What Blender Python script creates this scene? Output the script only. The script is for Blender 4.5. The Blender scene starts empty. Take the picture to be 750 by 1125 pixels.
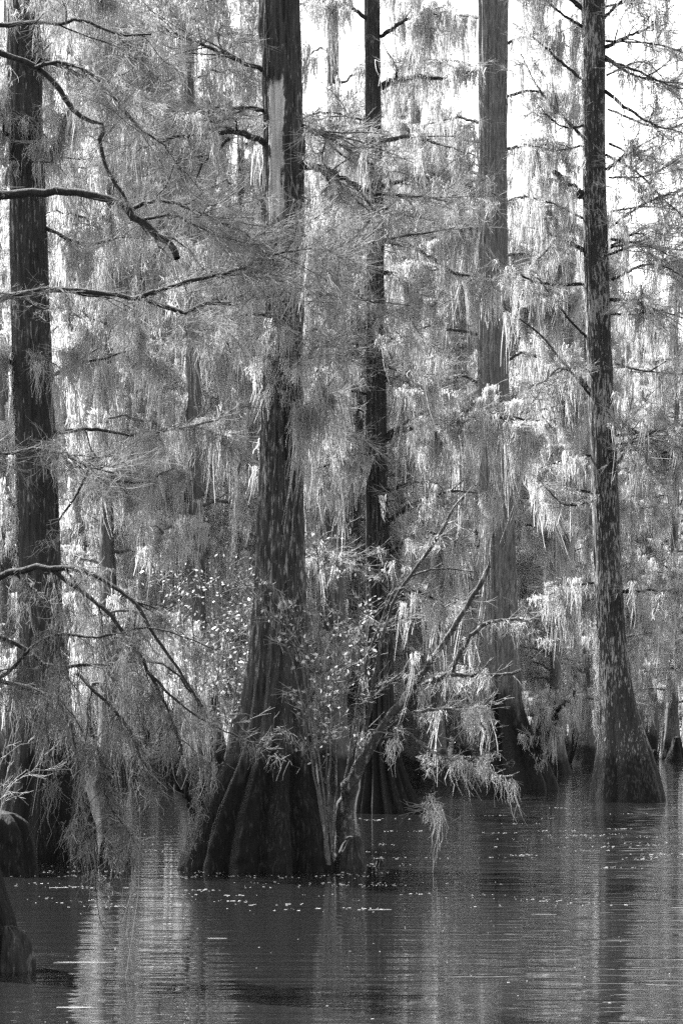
import bpy, math
import numpy as np

# ------------------------------------------------------------------ basics
F, HZ, CX, H = 3125.0, 785.0, 375.0, 2.05      # focal (px of a 750x1125 frame), horizon row, centre column, eye height
sc = bpy.context.scene
COL = sc.collection
TAU = 2 * math.pi


def P(px, py, Y):
    return np.array([(px - CX) / F * Y, Y, H + (HZ - py) / F * Y])


def nrm(a):
    return a / np.maximum(np.linalg.norm(a, axis=-1, keepdims=True), 1e-9)


def dense(path, n, jit=0.0, rng=None):
    """resample a polyline to n points (Catmull-Rom smoothed) with a little jitter"""
    path = np.asarray(path, float)
    if len(path) > 2:
        e = np.vstack([2 * path[0] - path[1], path, 2 * path[-1] - path[-2]])
        out = []
        for i in range(1, len(e) - 2):
            t = np.linspace(0, 1, 12, endpoint=False)[:, None]
            a, b, c, d = e[i - 1], e[i], e[i + 1], e[i + 2]
            out.append(0.5 * (2 * b + (c - a) * t + (2 * a - 5 * b + 4 * c - d) * t ** 2 + (3 * b - a - 3 * c + d) * t ** 3))
        path = np.vstack(out + [path[-1:]])
    s = np.r_[0, np.cumsum(np.linalg.norm(np.diff(path, axis=0), axis=1))]
    q = np.linspace(0, s[-1], n)
    o = np.stack([np.interp(q, s, path[:, k]) for k in range(3)], 1)
    if jit and rng is not None:
        o[1:] += rng.normal(0, jit, (n - 1, 3))
    return o


class Buf:
    def __init__(self):
        self.v, self.f, self.m, self.n = [], [], [], 0

    def add(self, V, Q, mat=0):
        V = V.reshape(-1, 3)
        self.v.append(V)
        self.f.append(Q.reshape(-1, 4) + self.n)
        self.m.append(np.full(len(Q.reshape(-1, 4)), mat, np.int32))
        self.n += len(V)

    def mesh(self, name, mats, origin=(0, 0, 0), smooth=True):
        me = bpy.data.meshes.new(name)
        if self.n:
            v = (np.vstack(self.v) - np.asarray(origin)).astype(np.float32)
            f = np.vstack(self.f).astype(np.int32)
            me.vertices.add(len(v))
            me.vertices.foreach_set('co', v.ravel())
            me.loops.add(f.size)
            me.loops.foreach_set('vertex_index', f.ravel())
            me.polygons.add(len(f))
            me.polygons.foreach_set('loop_start', np.arange(0, f.size, 4, dtype=np.int32))
            for m in mats:
                me.materials.append(m)
            me.polygons.foreach_set('material_index', np.concatenate(self.m))
            me.polygons.foreach_set('use_smooth', np.full(len(f), smooth))
            me.update(calc_edges=True)
        return me


def tubes(buf, paths, rad, s=3, mat=0):
    paths = np.asarray(paths, float)
    if paths.ndim == 2:
        paths = paths[None]
    m, n, _ = paths.shape
    rad = np.broadcast_to(np.asarray(rad, float), (m, n))
    T = nrm(np.gradient(paths, axis=1))
    mt = nrm(T.mean(1))
    ref = np.where(np.abs(mt[:, 2:3]) > 0.8, np.array([[1.0, 0, 0]]), np.array([[0, 0, 1.0]]))[:, None, :]
    A = nrm(np.cross(T, ref))
    B = np.cross(T, A)
    th = np.arange(s) * TAU / s
    V = paths[:, :, None, :] + rad[:, :, None, None] * (np.cos(th)[None, None, :, None] * A[:, :, None, :] + np.sin(th)[None, None, :, None] * B[:, :, None, :])
    i, j, k = np.meshgrid(np.arange(m), np.arange(n - 1), np.arange(s), indexing='ij')
    k2 = (k + 1) % s
    ix = lambda a, b, c: (a * n + b) * s + c
    Q = np.stack([ix(i, j, k), ix(i, j, k2), ix(i, j + 1, k2), ix(i, j + 1, k)], -1)
    buf.add(V, Q, mat)


def ribbons(buf, paths, wid, side, mat=0):
    m, n, _ = paths.shape
    off = side[:, None, :] * wid[:, :, None] * 0.5
    V = np.stack([paths - off, paths + off], 2)
    i, j = np.meshgrid(np.arange(m), np.arange(n - 1), indexing='ij')
    ix = lambda a, b, c: (a * n + b) * 2 + c
    Q = np.stack([ix(i, j, 0), ix(i, j, 1), ix(i, j + 1, 1), ix(i, j + 1, 0)], -1)
    buf.add(V, Q, mat)


def moss(buf, pts, L, K, w, spread, rng, seg=5, mat=0, curl=0.028, sway=0.09):
    """beards of Spanish moss: K strands hung round each point, drawing together to a tip"""
    pts = np.asarray(pts, float)
    k = len(pts)
    if k == 0:
        return
    L = np.broadcast_to(np.asarray(L, float), (k,))
    a = rng.uniform(0, TAU, k)
    along = np.stack([np.cos(a), np.sin(a), np.zeros(k)], 1)
    n = k * K
    u = rng.normal(0, 1, n)
    off = np.repeat(along, K, 0) * (u * spread)[:, None] + rng.normal(0, spread * 0.45, (n, 3)) * [1, 1, 0.5]
    o = np.repeat(pts, K, 0) + off
    l = np.repeat(L, K) * np.clip(1 - np.abs(u) * 0.38, 0.15, 1) * rng.uniform(0.35, 1.0, n)
    t = np.linspace(0, 1, seg)
    sw = np.repeat(rng.normal(0, sway, (k, 2)), K, 0)
    pa = np.repeat(o[:, None, :], seg, 1)
    pa[:, :, 2] -= l[:, None] * t[None]
    conv = (0.75 * t ** 0.8)[None, :, None]
    pa[:, :, :2] -= off[:, None, :2] * conv
    pa[:, :, :2] += sw[:, None, :] * (l[:, None] * t[None] * t[None])[:, :, None]
    pa += np.cumsum(rng.normal(0, curl, pa.shape), 1) * [1, 1, 0.4]
    wd = w * rng.uniform(0.5, 1.3, n)[:, None] * (1.0 - 0.65 * t)[None]
    b = rng.uniform(0, math.pi, n)
    side = np.stack([np.cos(b), np.sin(b), rng.normal(0, 0.2, n)], 1)
    ribbons(buf, pa, wd, side, mat)


def walk_dirs(d, n, rng, wob, droop):
    """unit steps that wander from direction d"""
    m = len(d)
    st = np.repeat(d[:, None, :], n, 1) + np.cumsum(rng.normal(0, wob, (m, n, 3)), 1)
    st[:, :, 2] += droop * np.linspace(0, 1, n)[None]
    return nrm(st)


def shoots(origin, d, length, n, rng, wob=0.08, droop=0.0):
    m = len(origin)
    st = walk_dirs(d, n - 1, rng, wob, droop) * (length / (n - 1))[:, None, None]
    pa = np.concatenate([origin[:, None, :], origin[:, None, :] + np.cumsum(st, 1)], 1)
    return pa


def ramify(main, r0, r1, rng, nsub=6, sublen=1.0, t0=0.15, twig=0.1, twlen=0.35, twr=0.003, mossd=0.2, mossL=0.6,
           mossw=0.012, mossK=16, spread=0.05, droop=-0.25, up=0.1, sides=6, sub_ang=0.9, wood=None, tw=None, ms=None, wmat=0, tmat=0, mmat=0, flat=0.35,
           second=True, mprob=1.0, seg=5, mossj=0.0):
    """a limb with side branches, herringbone twigs and moss"""
    n = len(main)
    rad = np.linspace(r0, r1, n) * (1 + 0.08 * rng.normal(size=n))
    tubes(wood, main, rad, sides, wmat)
    T = nrm(np.gradient(main, axis=0))
    seglen = np.linalg.norm(main[-1] - main[0])
    allp = [main[None, int(n * 0.1):]]
    if nsub:
        ti = np.sort(rng.uniform(t0, 1, nsub))
        idx = np.clip((ti * (n - 1)).astype(int), 0, n - 1)
        o = main[idx]
        t = T[idx]
        sgn = np.where(np.arange(nsub) % 2 == 0, 1, -1)[:, None]
        sd = nrm(np.cross(t, [0, 0, 1.0]) + 1e-6)
        ang = rng.uniform(0.6, 1.2, nsub)[:, None] * sub_ang
        d = nrm(t * np.cos(ang) + sd * sgn * np.sin(ang) + np.array([0, 0, 1.0]) * rng.normal(up, flat, nsub)[:, None])
        ln = sublen * (1.15 - 0.6 * ti) * rng.uniform(0.5, 1.2, nsub)
        sp = shoots(o, d, ln, 9, rng, 0.13, droop)
        rs = np.interp(ti, [0, 1], [r0, r1])[:, None] * 0.5 * np.linspace(1, 0.3, 9)[None]
        rs = np.maximum(rs, twr * 1.1)
        tubes(wood, sp, rs, max(3, sides - 2), wmat)
        allp.append(sp)
        if second:
            k = rng.integers(2, 8, nsub * 2)
            ii = np.repeat(np.arange(nsub), 2)
            o2 = sp[ii, k]
            t2 = nrm(sp[ii, np.minimum(k + 1, 8)] - sp[ii, k - 1])
            sd2 = nrm(np.cross(t2, [0, 0, 1.0]) + 1e-6) * np.where(np.arange(nsub * 2) % 2 == 0, 1, -1)[:, None]
            d2 = nrm(t2 * 0.8 + sd2 * 0.7 + np.array([0, 0, 1.0]) * rng.normal(up, flat, nsub * 2)[:, None])
            sp2 = shoots(o2, d2, np.repeat(ln, 2) * rng.uniform(0.3, 0.7, nsub * 2), 9, rng, 0.13, droop)
            tubes(wood, sp2, np.maximum(rs[ii, 4][:, None] * 0.55 * np.linspace(1, 0.3, 9)[None], twr), 3, wmat)
            allp.append(sp2)
    pts, tans = [], []
    for a in allp:
        pts.append(a.reshape(-1, 3))
        tans.append(nrm(np.gradient(a, axis=1)).reshape(-1, 3))
    pts, tans = np.vstack(pts), np.vstack(tans)
    tot = sum(np.linalg.norm(np.diff(a, axis=1), axis=2).sum() for a in allp)
    if tw is not None and twig > 0:
        k = int(tot / twig)
        i = rng.integers(0, len(pts), k)
        t = tans[i]
        sd = nrm(np.cross(t, [0, 0, 1.0]) + 1e-6) * rng.choice([-1, 1], k)[:, None]
        d = nrm(t * 0.8 + sd * 0.65 + np.array([0, 0, 1.0]) * rng.normal(0.15, 0.35, k)[:, None])
        ln = twlen * rng.uniform(0.3, 1.3, k)
        o = pts[i] + rng.normal(0, 0.01, (k, 3))
        tp = shoots(o, d, ln, 4, rng, 0.12, 0.1)
        tubes(tw, tp, twr * np.linspace(1, 0.45, 4)[None] * rng.uniform(0.7, 1.2, k)[:, None], 3, tmat)
        # side twiglets
        k2 = k * 2
        i2 = np.repeat(np.arange(k), 2)
        j = rng.integers(1, 3, k2)
        o2 = tp[i2, j]
        t2 = nrm(tp[i2, j + 1] - tp[i2, j])
        d2 = nrm(t2 + rng.normal(0, 0.55, (k2, 3)))
        tp2 = shoots(o2, d2, ln[i2] * rng.uniform(0.25, 0.6, k2), 3, rng, 0.12, 0.0)
        tubes(tw, tp2, twr * 0.7 * np.linspace(1, 0.5, 3)[None], 3, tmat)
    if ms is not None and mossd > 0:
        k = int(tot / mossd * mprob)
        i = rng.integers(0, len(pts), k)
        L = mossL * np.exp(rng.normal(-0.3, 0.6, k))
        moss(ms, pts[i] - [0, 0, 0.01] + rng.normal(0, 1, (k, 3)) * mossj, L, mossK, mossw, spread, rng, seg=seg, mat=mmat)
    return allp


# ------------------------------------------------------------------ materials (a black and white photograph: every colour is a grey)
def newmat(name):
    m = bpy.data.materials.new(name)
    m.use_nodes = True
    nt = m.node_tree
    nt.nodes.clear()
    return m, nt, nt.nodes, nt.links


def g(v):
    return (v, v, v, 1)


def node(ns, t, **kw):
    n = ns.new(t)
    for k, v in kw.items():
        if k.startswith('_'):
            setattr(n, k[1:], v)
        else:
            n.inputs[k.replace('__', ' ')].default_value = v
    return n


def ramp(ns, stops):
    r = ns.new('ShaderNodeValToRGB')
    e = r.color_ramp.elements
    while len(e) < len(stops):
        e.new(0.5)
    for el, (p, v) in zip(e, stops):
        el.position = p
        el.color = g(v)
    return r


def noise(ns, ls, co, scale, detail=4, mapscale=None, rough=0.55):
    n = node(ns, 'ShaderNodeTexNoise', Scale=scale, Detail=detail, Roughness=rough)
    if mapscale:
        mp = ns.new('ShaderNodeMapping')
        mp.inputs['Scale'].default_value = mapscale
        ls.new(co, mp.inputs['Vector'])
        ls.new(mp.outputs[0], n.inputs['Vector'])
    else:
        ls.new(co, n.inputs['Vector'])
    return n


def mixc(ns, ls, fac, a, b):
    m = ns.new('ShaderNodeMix')
    m.data_type = 'RGBA'
    for sock, v in ((m.inputs[0], fac), (m.inputs[6], a), (m.inputs[7], b)):
        if hasattr(v, 'links'):
            ls.new(v, sock)
        else:
            sock.default_value = v if not isinstance(v, float) or sock == m.inputs[0] else g(v)
    return m.outputs[2]


def bark_mat(name, lo=0.03, hi=0.13, lich=0.27, lich_at=0.60, wet=1.2, patch=None, zs=0.35, fine=1.0, fleck=0.86, wetmin=0.15):
    m, nt, ns, ls = newmat(name)
    co = ns.new('ShaderNodeTexCoord').outputs['Object']
    st = noise(ns, ls, co, 9 * fine, 6, (3.0, 3.0, zs), 0.65)
    r = ramp(ns, [(0.30, lo), (0.52, (lo + hi) * 0.5), (0.72, hi)])
    ls.new(st.outputs[0], r.inputs[0])
    col = r.outputs[0]
    # lichen flecks, tall and narrow
    l1 = noise(ns, ls, co, 4.5 * fine, 4, (2.2, 2.2, 0.6), 0.6)
    lr = ramp(ns, [(lich_at, 0), (lich_at + 0.06, 1)])
    ls.new(l1.outputs[0], lr.inputs[0])
    l2 = noise(ns, ls, co, 30 * fine, 3, (1, 1, 0.4))
    mm = node(ns, 'ShaderNodeMath', _operation='MULTIPLY')
    ls.new(lr.outputs[0], mm.inputs[0])
    ls.new(l2.outputs[0], mm.inputs[1])
    col = mixc(ns, ls, mm.outputs[0], col, lich * 1.3)
    f1 = noise(ns, ls, co, 22 * fine, 4, (1.3, 1.3, 0.2), 0.7)
    f2 = noise(ns, ls, co, 1.3, 3, (1, 1, 0.5))
    fa = node(ns, 'ShaderNodeMath', _operation='MULTIPLY_ADD')
    ls.new(f2.outputs[0], fa.inputs[0])
    fa.inputs[1].default_value = 0.5
    ls.new(f1.outputs[0], fa.inputs[2])
    fr = ramp(ns, [(fleck, 0), (fleck + 0.05, 0.8)])
    ls.new(fa.outputs[0], fr.inputs[0])
    col = mixc(ns, ls, fr.outputs[0], col, lich)
    sep = ns.new('ShaderNodeSeparateXYZ')
    ls.new(co, sep.inputs[0])
    if patch:  # a strip where the bark has come off
        x0, x1, z0, z1 = patch
        wob = noise(ns, ls, co, 9, 8, (1.3, 1.3, 0.3), 0.75)

        def edge(sock, c, half, soft, wamp):
            a = node(ns, 'ShaderNodeMath', _operation='MULTIPLY_ADD')
            ls.new(wob.outputs[0], a.inputs[0])
            a.inputs[1].default_value = wamp
            ls.new(sock, a.inputs[2])
            s_ = node(ns, 'ShaderNodeMath', _operation='SUBTRACT')
            ls.new(a.outputs[0], s_.inputs[0])
            s_.inputs[1].default_value = c + wamp * 0.5
            ab = node(ns, 'ShaderNodeMath', _operation='ABSOLUTE')
            ls.new(s_.outputs[0], ab.inputs[0])
            mr = node(ns, 'ShaderNodeMapRange')
            ls.new(ab.outputs[0], mr.inputs[0])
            mr.inputs[1].default_value = half + soft
            mr.inputs[2].default_value = half - soft
            return mr.outputs[0]
        ex = edge(sep.outputs[0], (x0 + x1) / 2, (x1 - x0) / 2, 0.006, 0.28)
        ez = edge(sep.outputs[2], (z0 + z1) / 2, (z1 - z0) / 2, 0.05, 0.9)
        pm = node(ns, 'ShaderNodeMath', _operation='MULTIPLY')
        ls.new(ex, pm.inputs[0])
        ls.new(ez, pm.inputs[1])
        wd = noise(ns, ls, co, 30, 4, (1, 1, 0.05))
        wr = ramp(ns, [(0.3, 0.30), (0.7, 0.48)])
        ls.new(wd.outputs[0], wr.inputs[0])
        col = mixc(ns, ls, pm.outputs[0], col, wr.outputs[0])
    if wet > 0:  # tide stain of the swollen base
        wn = noise(ns, ls, co, 1.6, 4, (1, 1, 0.5))
        a = node(ns, 'ShaderNodeMath', _operation='MULTIPLY_ADD')
        ls.new(wn.outputs[0], a.inputs[0])
        a.inputs[1].default_value = -2.0 * wet
        ls.new(sep.outputs[2], a.inputs[2])
        mr = node(ns, 'ShaderNodeMapRange')
        ls.new(a.outputs[0], mr.inputs[0])
        mr.inputs[1].default_value = -0.12 * wet
        mr.inputs[2].default_value = 0.25 * wet
        mr.inputs[3].default_value = wetmin
        mr.inputs[4].default_value = 1.0
        mu = ns.new('ShaderNodeMix')
        mu.data_type = 'RGBA'
        mu.blend_type = 'MULTIPLY'
        mu.inputs[0].default_value = 1
        ls.new(col, mu.inputs[6])
        ls.new(mr.outputs[0], mu.inputs[7])
        col = mu.outputs[2]
    b = node(ns, 'ShaderNodeBsdfPrincipled', Roughness=0.85)
    b.inputs['Specular IOR Level'].default_value = 0.25
    ls.new(col, b.inputs['Base Color'])
    bp = node(ns, 'ShaderNodeBump', Strength=1.0, Distance=0.035)
    ls.new(st.outputs[0], bp.inputs['Height'])
    ls.new(bp.outputs[0], b.inputs['Normal'])
    o = ns.new('ShaderNodeOutputMaterial')
    ls.new(b.outputs[0], o.inputs[0])
    return m


def strand_mat(name, lo, hi, trans=0.4, scale=2.2):
    m, nt, ns, ls = newmat(name)
    ge = ns.new('ShaderNodeNewGeometry')
    co = ns.new('ShaderNodeTexCoord').outputs['Object']
    cn = noise(ns, ls, co, scale, 2, (1, 1, 0.45), 0.6)
    ca = node(ns, 'ShaderNodeMath', _operation='MULTIPLY_ADD')
    ls.new(ge.outputs['Random Per Island'], ca.inputs[0])
    ca.inputs[1].default_value = 0.28
    ls.new(cn.outputs[0], ca.inputs[2])
    r = ramp(ns, [(0.35, lo), (0.9, hi)])
    ls.new(ca.outputs[0], r.inputs[0])
    d = ns.new('ShaderNodeBsdfDiffuse')
    t = ns.new('ShaderNodeBsdfTranslucent')
    ls.new(r.outputs[0], d.inputs[0])
    ls.new(r.outputs[0], t.inputs[0])
    mx = ns.new('ShaderNodeMixShader')
    mx.inputs[0].default_value = trans
    ls.new(d.outputs[0], mx.inputs[1])
    ls.new(t.outputs[0], mx.inputs[2])
    o = ns.new('ShaderNodeOutputMaterial')
    ls.new(mx.outputs[0], o.inputs[0])
    return m


def leaf_mat(name, lo, hi, rough=0.3):
    m, nt, ns, ls = newmat(name)
    ge = ns.new('ShaderNodeNewGeometry')
    r = ramp(ns, [(0.45, lo), (1, hi)])
    ls.new(ge.outputs['Random Per Island'], r.inputs[0])
    b = node(ns, 'ShaderNodeBsdfPrincipled', Roughness=rough)
    ls.new(r.outputs[0], b.inputs['Base Color'])
    t = ns.new('ShaderNodeBsdfTranslucent')
    ls.new(r.outputs[0], t.inputs[0])
    mx = ns.new('ShaderNodeMixShader')
    mx.inputs[0].default_value = 0.3
    ls.new(b.outputs[0], mx.inputs[1])
    ls.new(t.outputs[0], mx.inputs[2])
    o = ns.new('ShaderNodeOutputMaterial')
    ls.new(mx.outputs[0], o.inputs[0])
    return m


def water_mat():
    m, nt, ns, ls = newmat('swamp_water')
    co = ns.new('ShaderNodeTexCoord').outputs['Object']
    b = node(ns, 'ShaderNodeBsdfPrincipled', IOR=1.33)
    b.inputs['Base Color'].default_value = g(0.009)
    b.inputs['Roughness'].default_value = 0.03
    # breeze comes in patches, strongest on the open water to the right
    pn = noise(ns, ls, co, 1.0, 3, (0.12, 0.35, 1))
    sp = ns.new('ShaderNodeSeparateXYZ')
    ls.new(co, sp.inputs[0])
    br = node(ns, 'ShaderNodeMapRange')
    ls.new(sp.outputs[0], br.inputs[0])
    for q, v in ((1, 0.5), (2, 4.0), (3, -0.14), (4, 0.30)):
        br.inputs[q].default_value = v
    pa = node(ns, 'ShaderNodeMath', _operation='ADD')
    ls.new(pn.outputs[0], pa.inputs[0])
    ls.new(br.outputs[0], pa.inputs[1])
    pr = ramp(ns, [(0.44, 0.08), (0.72, 1.0)])
    ls.new(pa.outputs[0], pr.inputs[0])
    n1 = noise(ns, ls, co, 1.0, 2, (0.7, 3.0, 1), 0.5)
    n2 = noise(ns, ls, co, 1.0, 1, (0.3, 1.0, 1), 0.5)
    n3 = noise(ns, ls, co, 1.0, 1, (1.0, 4.5, 1), 0.5)
    th = node(ns, 'ShaderNodeMath', _operation='SUBTRACT')
    ls.new(n3.outputs[0], th.inputs[0])
    th.inputs[1].default_value = 0.58
    mxx = node(ns, 'ShaderNodeMath', _operation='MAXIMUM')
    ls.new(th.outputs[0], mxx.inputs[0])
    mxx.inputs[1].default_value = 0.0
    m3 = node(ns, 'ShaderNodeMath', _operation='MULTIPLY')
    ls.new(mxx.outputs[0], m3.inputs[0])
    ls.new(pr.outputs[0], m3.inputs[1])
    mu = node(ns, 'ShaderNodeMath', _operation='MULTIPLY_ADD')
    ls.new(m3.outputs[0], mu.inputs[0])
    mu.inputs[1].default_value = 13.0
    ls.new(n1.outputs[0], mu.inputs[2])
    b1 = node(ns, 'ShaderNodeBump', Strength=1.0, Distance=WAVE1)
    ls.new(mu.outputs[0], b1.inputs['Height'])
    b2 = node(ns, 'ShaderNodeBump', Strength=1.0, Distance=WAVE2)
    ls.new(n2.outputs[0], b2.inputs['Height'])
    ls.new(b1.outputs[0], b2.inputs['Normal'])
    ls.new(b2.outputs[0], b.inputs['Normal'])
    o = ns.new('ShaderNodeOutputMaterial')
    ls.new(b.outputs[0], o.inputs[0])
    return m


WAVE1, WAVE2 = 0.008, 0.009
M_BIG = bark_mat('bark_big_cypress', 0.007, 0.062, 0.24, 0.68, 1.6, patch=(0.17, 0.36, 8.6, 10.4), fleck=0.83, wetmin=0.10)
M_BARK = bark_mat('bark_cypress', 0.02, 0.09, 0.28, 0.66, 1.0)
M_DARK = bark_mat('bark_dark', 0.008, 0.046, 0.20, 0.68, 2.0, fleck=0.86)
M_PALE = bark_mat('bark_grey', 0.025, 0.19, 0.28, 0.66, 2.4, fleck=0.86, wetmin=0.07)
M_RIGHT = bark_mat('bark_flecked', 0.008, 0.048, 0.30, 0.66, 1.0, fleck=0.80)
M_FARBARK = bark_mat('bark_far', 0.04, 0.13, 0.26, 0.66, 0.8, fine=0.7)
M_KNEE = bark_mat('bark_knee', 0.010, 0.05, 0.16, 0.62, 0.0, fleck=0.9)
M_LIMB = bark_mat('bark_limb', 0.008, 0.035, 0.20, 0.66, 0.0, zs=1.5, fleck=0.95)
M_SMOOTH = bark_mat('bark_smooth', 0.05, 0.14, 0.32, 0.58, 0.0, zs=1.5)
M_LEAN = bark_mat('bark_leaning', 0.018, 0.085, 0.32, 0.57, 0.0, zs=1.5, fleck=0.85)
M_TWIG = strand_mat('twig_bark', 0.13, 0.32, 0.0)
M_MOSS = strand_mat('spanish_moss', 0.23, 0.56, 0.5)
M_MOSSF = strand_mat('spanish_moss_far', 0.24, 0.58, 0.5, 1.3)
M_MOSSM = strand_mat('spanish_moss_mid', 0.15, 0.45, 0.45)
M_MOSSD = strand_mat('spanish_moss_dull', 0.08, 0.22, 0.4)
M_LEAF = leaf_mat('glossy_leaf', 0.06, 0.14)
M_LEAF_SUNLIT = leaf_mat('painted_sunlit_leaf', 0.08, 0.6, 0.3)  # leaves catching the sun: their brightness is put into the pale end of the colour

# ------------------------------------------------------------------ scene objects
def put(name, me, parent=None):
    o = bpy.data.objects.new(name, me)
    COL.objects.link(o)
    if parent is not None:
        o.parent = parent
    return o


def tag(o, label=None, cat=None, group=None, kind=None):
    for k, v in (('label', label), ('category', cat), ('group', group), ('kind', kind)):
        if v:
            o[k] = v
    return o


def empty(name, loc, label, cat, group=None):
    o = bpy.data.objects.new(name, None)
    o.empty_display_size = 0.3
    COL.objects.link(o)
    o.location = loc
    return tag(o, label, cat, group)


def lathe(buf, zs, cx, cy, r, rng, sides=96, flutes=0, amp=0.0, rtop=None, rough=0.012, power=0.7, mat=0, cap=False, yscale=1.0, vpass=8):
    n = len(zs)
    th = np.arange(sides) * TAU / sides
    rid = rng.normal(0, 1, (sides * 2,))
    ker = np.array([1, 2, 1]) / 4.0
    rid = np.convolve(np.r_[rid[-1:], rid, rid[:1]], ker, 'valid')[:sides]
    big = rng.normal(0, 1, (n, sides))
    for _ in range(vpass):
        big = (np.roll(big, 1, 0) + big * 2 + np.roll(big, -1, 0)) / 4
    for _ in range(2):
        big = (np.roll(big, 1, 1) + big * 2 + np.roll(big, -1, 1)) / 4
    R = np.repeat(r[:, None], sides, 1)
    if flutes:
        ph = (np.arange(flutes) + rng.uniform(-0.28, 0.28, flutes)) * TAU / flutes
        ph[0] = 0.0
        ph[flutes // 2] = math.pi
        dist = np.min(np.abs((th[:, None] - ph[None] + math.pi) % TAU - math.pi), 1)
        hw = TAU / flutes * 0.5
        rd = np.clip(1 - dist / hw, 0, 1.2) ** power
        dpt = rng.uniform(0.7, 1.1, sides)
        for _ in range(6):
            dpt = (np.roll(dpt, 1) + dpt * 2 + np.roll(dpt, -1)) / 4
        sw = np.clip((r / (rtop or r.min()) - 1.0), 0, 1.8)[:, None]
        R = R * (1 - amp * np.minimum(sw, 1.0) * (1 - rd)[None] * dpt[None])
    R = R + rough * (rid[None] * 0.7 + big * 2.2)
    V = np.stack([cx[:, None] + R * np.cos(th)[None], cy[:, None] + R * np.sin(th)[None] * yscale, np.repeat(zs[:, None], sides, 1)], -1)
    j, k = np.meshgrid(np.arange(n - 1), np.arange(sides), indexing='ij')
    k2 = (k + 1) % sides
    Q = np.stack([j * sides + k, j * sides + k2, (j + 1) * sides + k2, (j + 1) * sides + k], -1)
    buf.add(V, Q, mat)
    if cap:
        tip = np.array([[cx[-1], cy[-1], zs[-1] + r[-1] * 0.3]])
        V2 = np.vstack([V[-1], tip])
        kk = np.arange(0, sides - 1, 2)
        Q2 = np.stack([kk, kk + 1, (kk + 2) % sides, np.full(len(kk), sides)], -1)
        buf.add(V2, Q2, mat)


def smooth_interp(x, xp, fp):
    y = np.interp(x, xp, fp)
    k = max(1, len(x) // 40)
    ker = np.hanning(2 * k + 3)
    ker /= ker.sum()
    return np.convolve(np.pad(y, k + 1, mode='edge'), ker, 'valid')


def trunk_from(profile, Y, rng, rows=200, top=None, **kw):
    """profile: (row, left, right) edges measured in the photograph, turned into a solid of revolution at distance Y"""
    p = np.array(profile, float)
    z = H + (HZ - p[:, 0]) / F * Y
    c = ((p[:, 1] + p[:, 2]) / 2 - CX) / F * Y
    r = (p[:, 2] - p[:, 1]) / 2 / F * Y
    o = np.argsort(z)
    z, c, r = z[o], c[o], r[o]
    z = np.r_[-0.6, z]
    c = np.r_[c[0], c]
    r = np.r_[r[0] * 1.04, r]
    if top:
        z = np.r_[z, top]
        c = np.r_[c, c[-1]]
        r = np.r_[r, 0.04]
    zz = -0.6 + (z[-1] + 0.6) * np.linspace(0, 1, rows) ** 1.5
    b = Buf()
    lathe(b, zz, smooth_interp(zz, z, c), np.full(rows, Y), smooth_interp(zz, z, r), rng, rtop=r[-2] if top else r[-1], **kw)
    return b, (c[1], Y, 0.0)


def tree(name, label, cat, profile, Y, mat, seed, group=None, top=None, **kw):
    rng = np.random.default_rng(seed)
    b, base = trunk_from(profile, Y, rng, top=top, **kw)
    e = empty(name, base, label, cat, group)
    t = put('trunk', b.mesh('trunk', [mat], base), e)
    return e, t, np.array(base), rng


def limb(e, base, rng, pts, r0, r1, n=26, jit=None, wmat=M_LIMB, tmat=M_TWIG, mmat=M_MOSS, name='branch', label=None, **kw):
    """one branch of a tree with its twigs and moss as sub-parts; pts are world points"""
    main = dense(pts, n, (r0 * 0.22 if jit is None else jit), rng)
    w, t, m = Buf(), Buf(), Buf()
    ramify(main, r0, r1, rng, wood=w, tw=t, ms=m, **kw)
    o = put(name, w.mesh(name, [wmat], base), e)
    if label:
        o['label'] = label
    if t.n:
        put('twig_spray', t.mesh('twig_spray', [tmat], base, False), o)
    if m.n:
        put('spanish_moss', m.mesh('spanish_moss', [mmat], base, False), o)
    return o


def pxs(pts, Y0, Y1=None):
    Y1 = Y0 if Y1 is None else Y1
    n = len(pts)
    return [P(x, y, Y0 + (Y1 - Y0) * i / max(1, n - 1)) for i, (x, y) in enumerate(pts)]


def trunk_moss(trunk, base, rng, spots, Y, r_px, L, K, w, spread, mat=M_MOSS, **kw):
    b = Buf()
    pts = np.array([P(x, y, Y - d) for x, y, d in spots])
    moss(b, pts, L, K, w, spread, rng, **kw)
    put('spanish_moss', b.mesh('spanish_moss', [mat], base, False), trunk)


# ---- the setting: water sheet (opaque dark swamp water)
b = Buf()
S = 700.0
b.add(np.array([[-S, -60, 0], [S, -60, 0], [S, 1600, 0], [-S, 1600, 0]], float), np.array([[0, 1, 2, 3]]))
tag(put('water', b.mesh('water', [water_mat()])), 'dark rippled swamp water reflecting the trees', kind='structure')

# ---- the big cypress in the middle
BY = 37.7
big_prof = [(-420, 287, 326), (0, 287, 328), (100, 290, 331), (200, 292, 334), (300, 291, 334), (400, 290, 332), (500, 287, 332), (600, 283, 334), (650, 280, 336),
            (700, 276, 338), (750, 269, 341), (800, 260, 342), (830, 250, 344), (850, 240, 346), (880, 224, 351), (910, 210, 359), (935, 201, 364), (957, 196, 367)]
big, big_t, big_b, rb = tree('bald_cypress', 'thick cypress with a wide dark fluted base and a pale bare strip on its trunk', 'tree', big_prof, BY, M_BIG, 11,
                             top=17.5, sides=180, rows=420, flutes=11, amp=0.32, rough=0.02, power=0.8)
nr = dict(twr=0.0035, mossw=0.010, mossK=16, spread=0.04, mmat=M_MOSSM)
SPR = dict(nsub=9, sublen=1.3, twig=0.05, twlen=0.35, mossd=0.5, mossL=0.35, **nr)
limb(big, big_b, rb, pxs([(292, 78), (270, 70), (240, 57), (212, 44), (183, 34)], BY, 37.2), 0.035, 0.012, **SPR)
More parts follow.
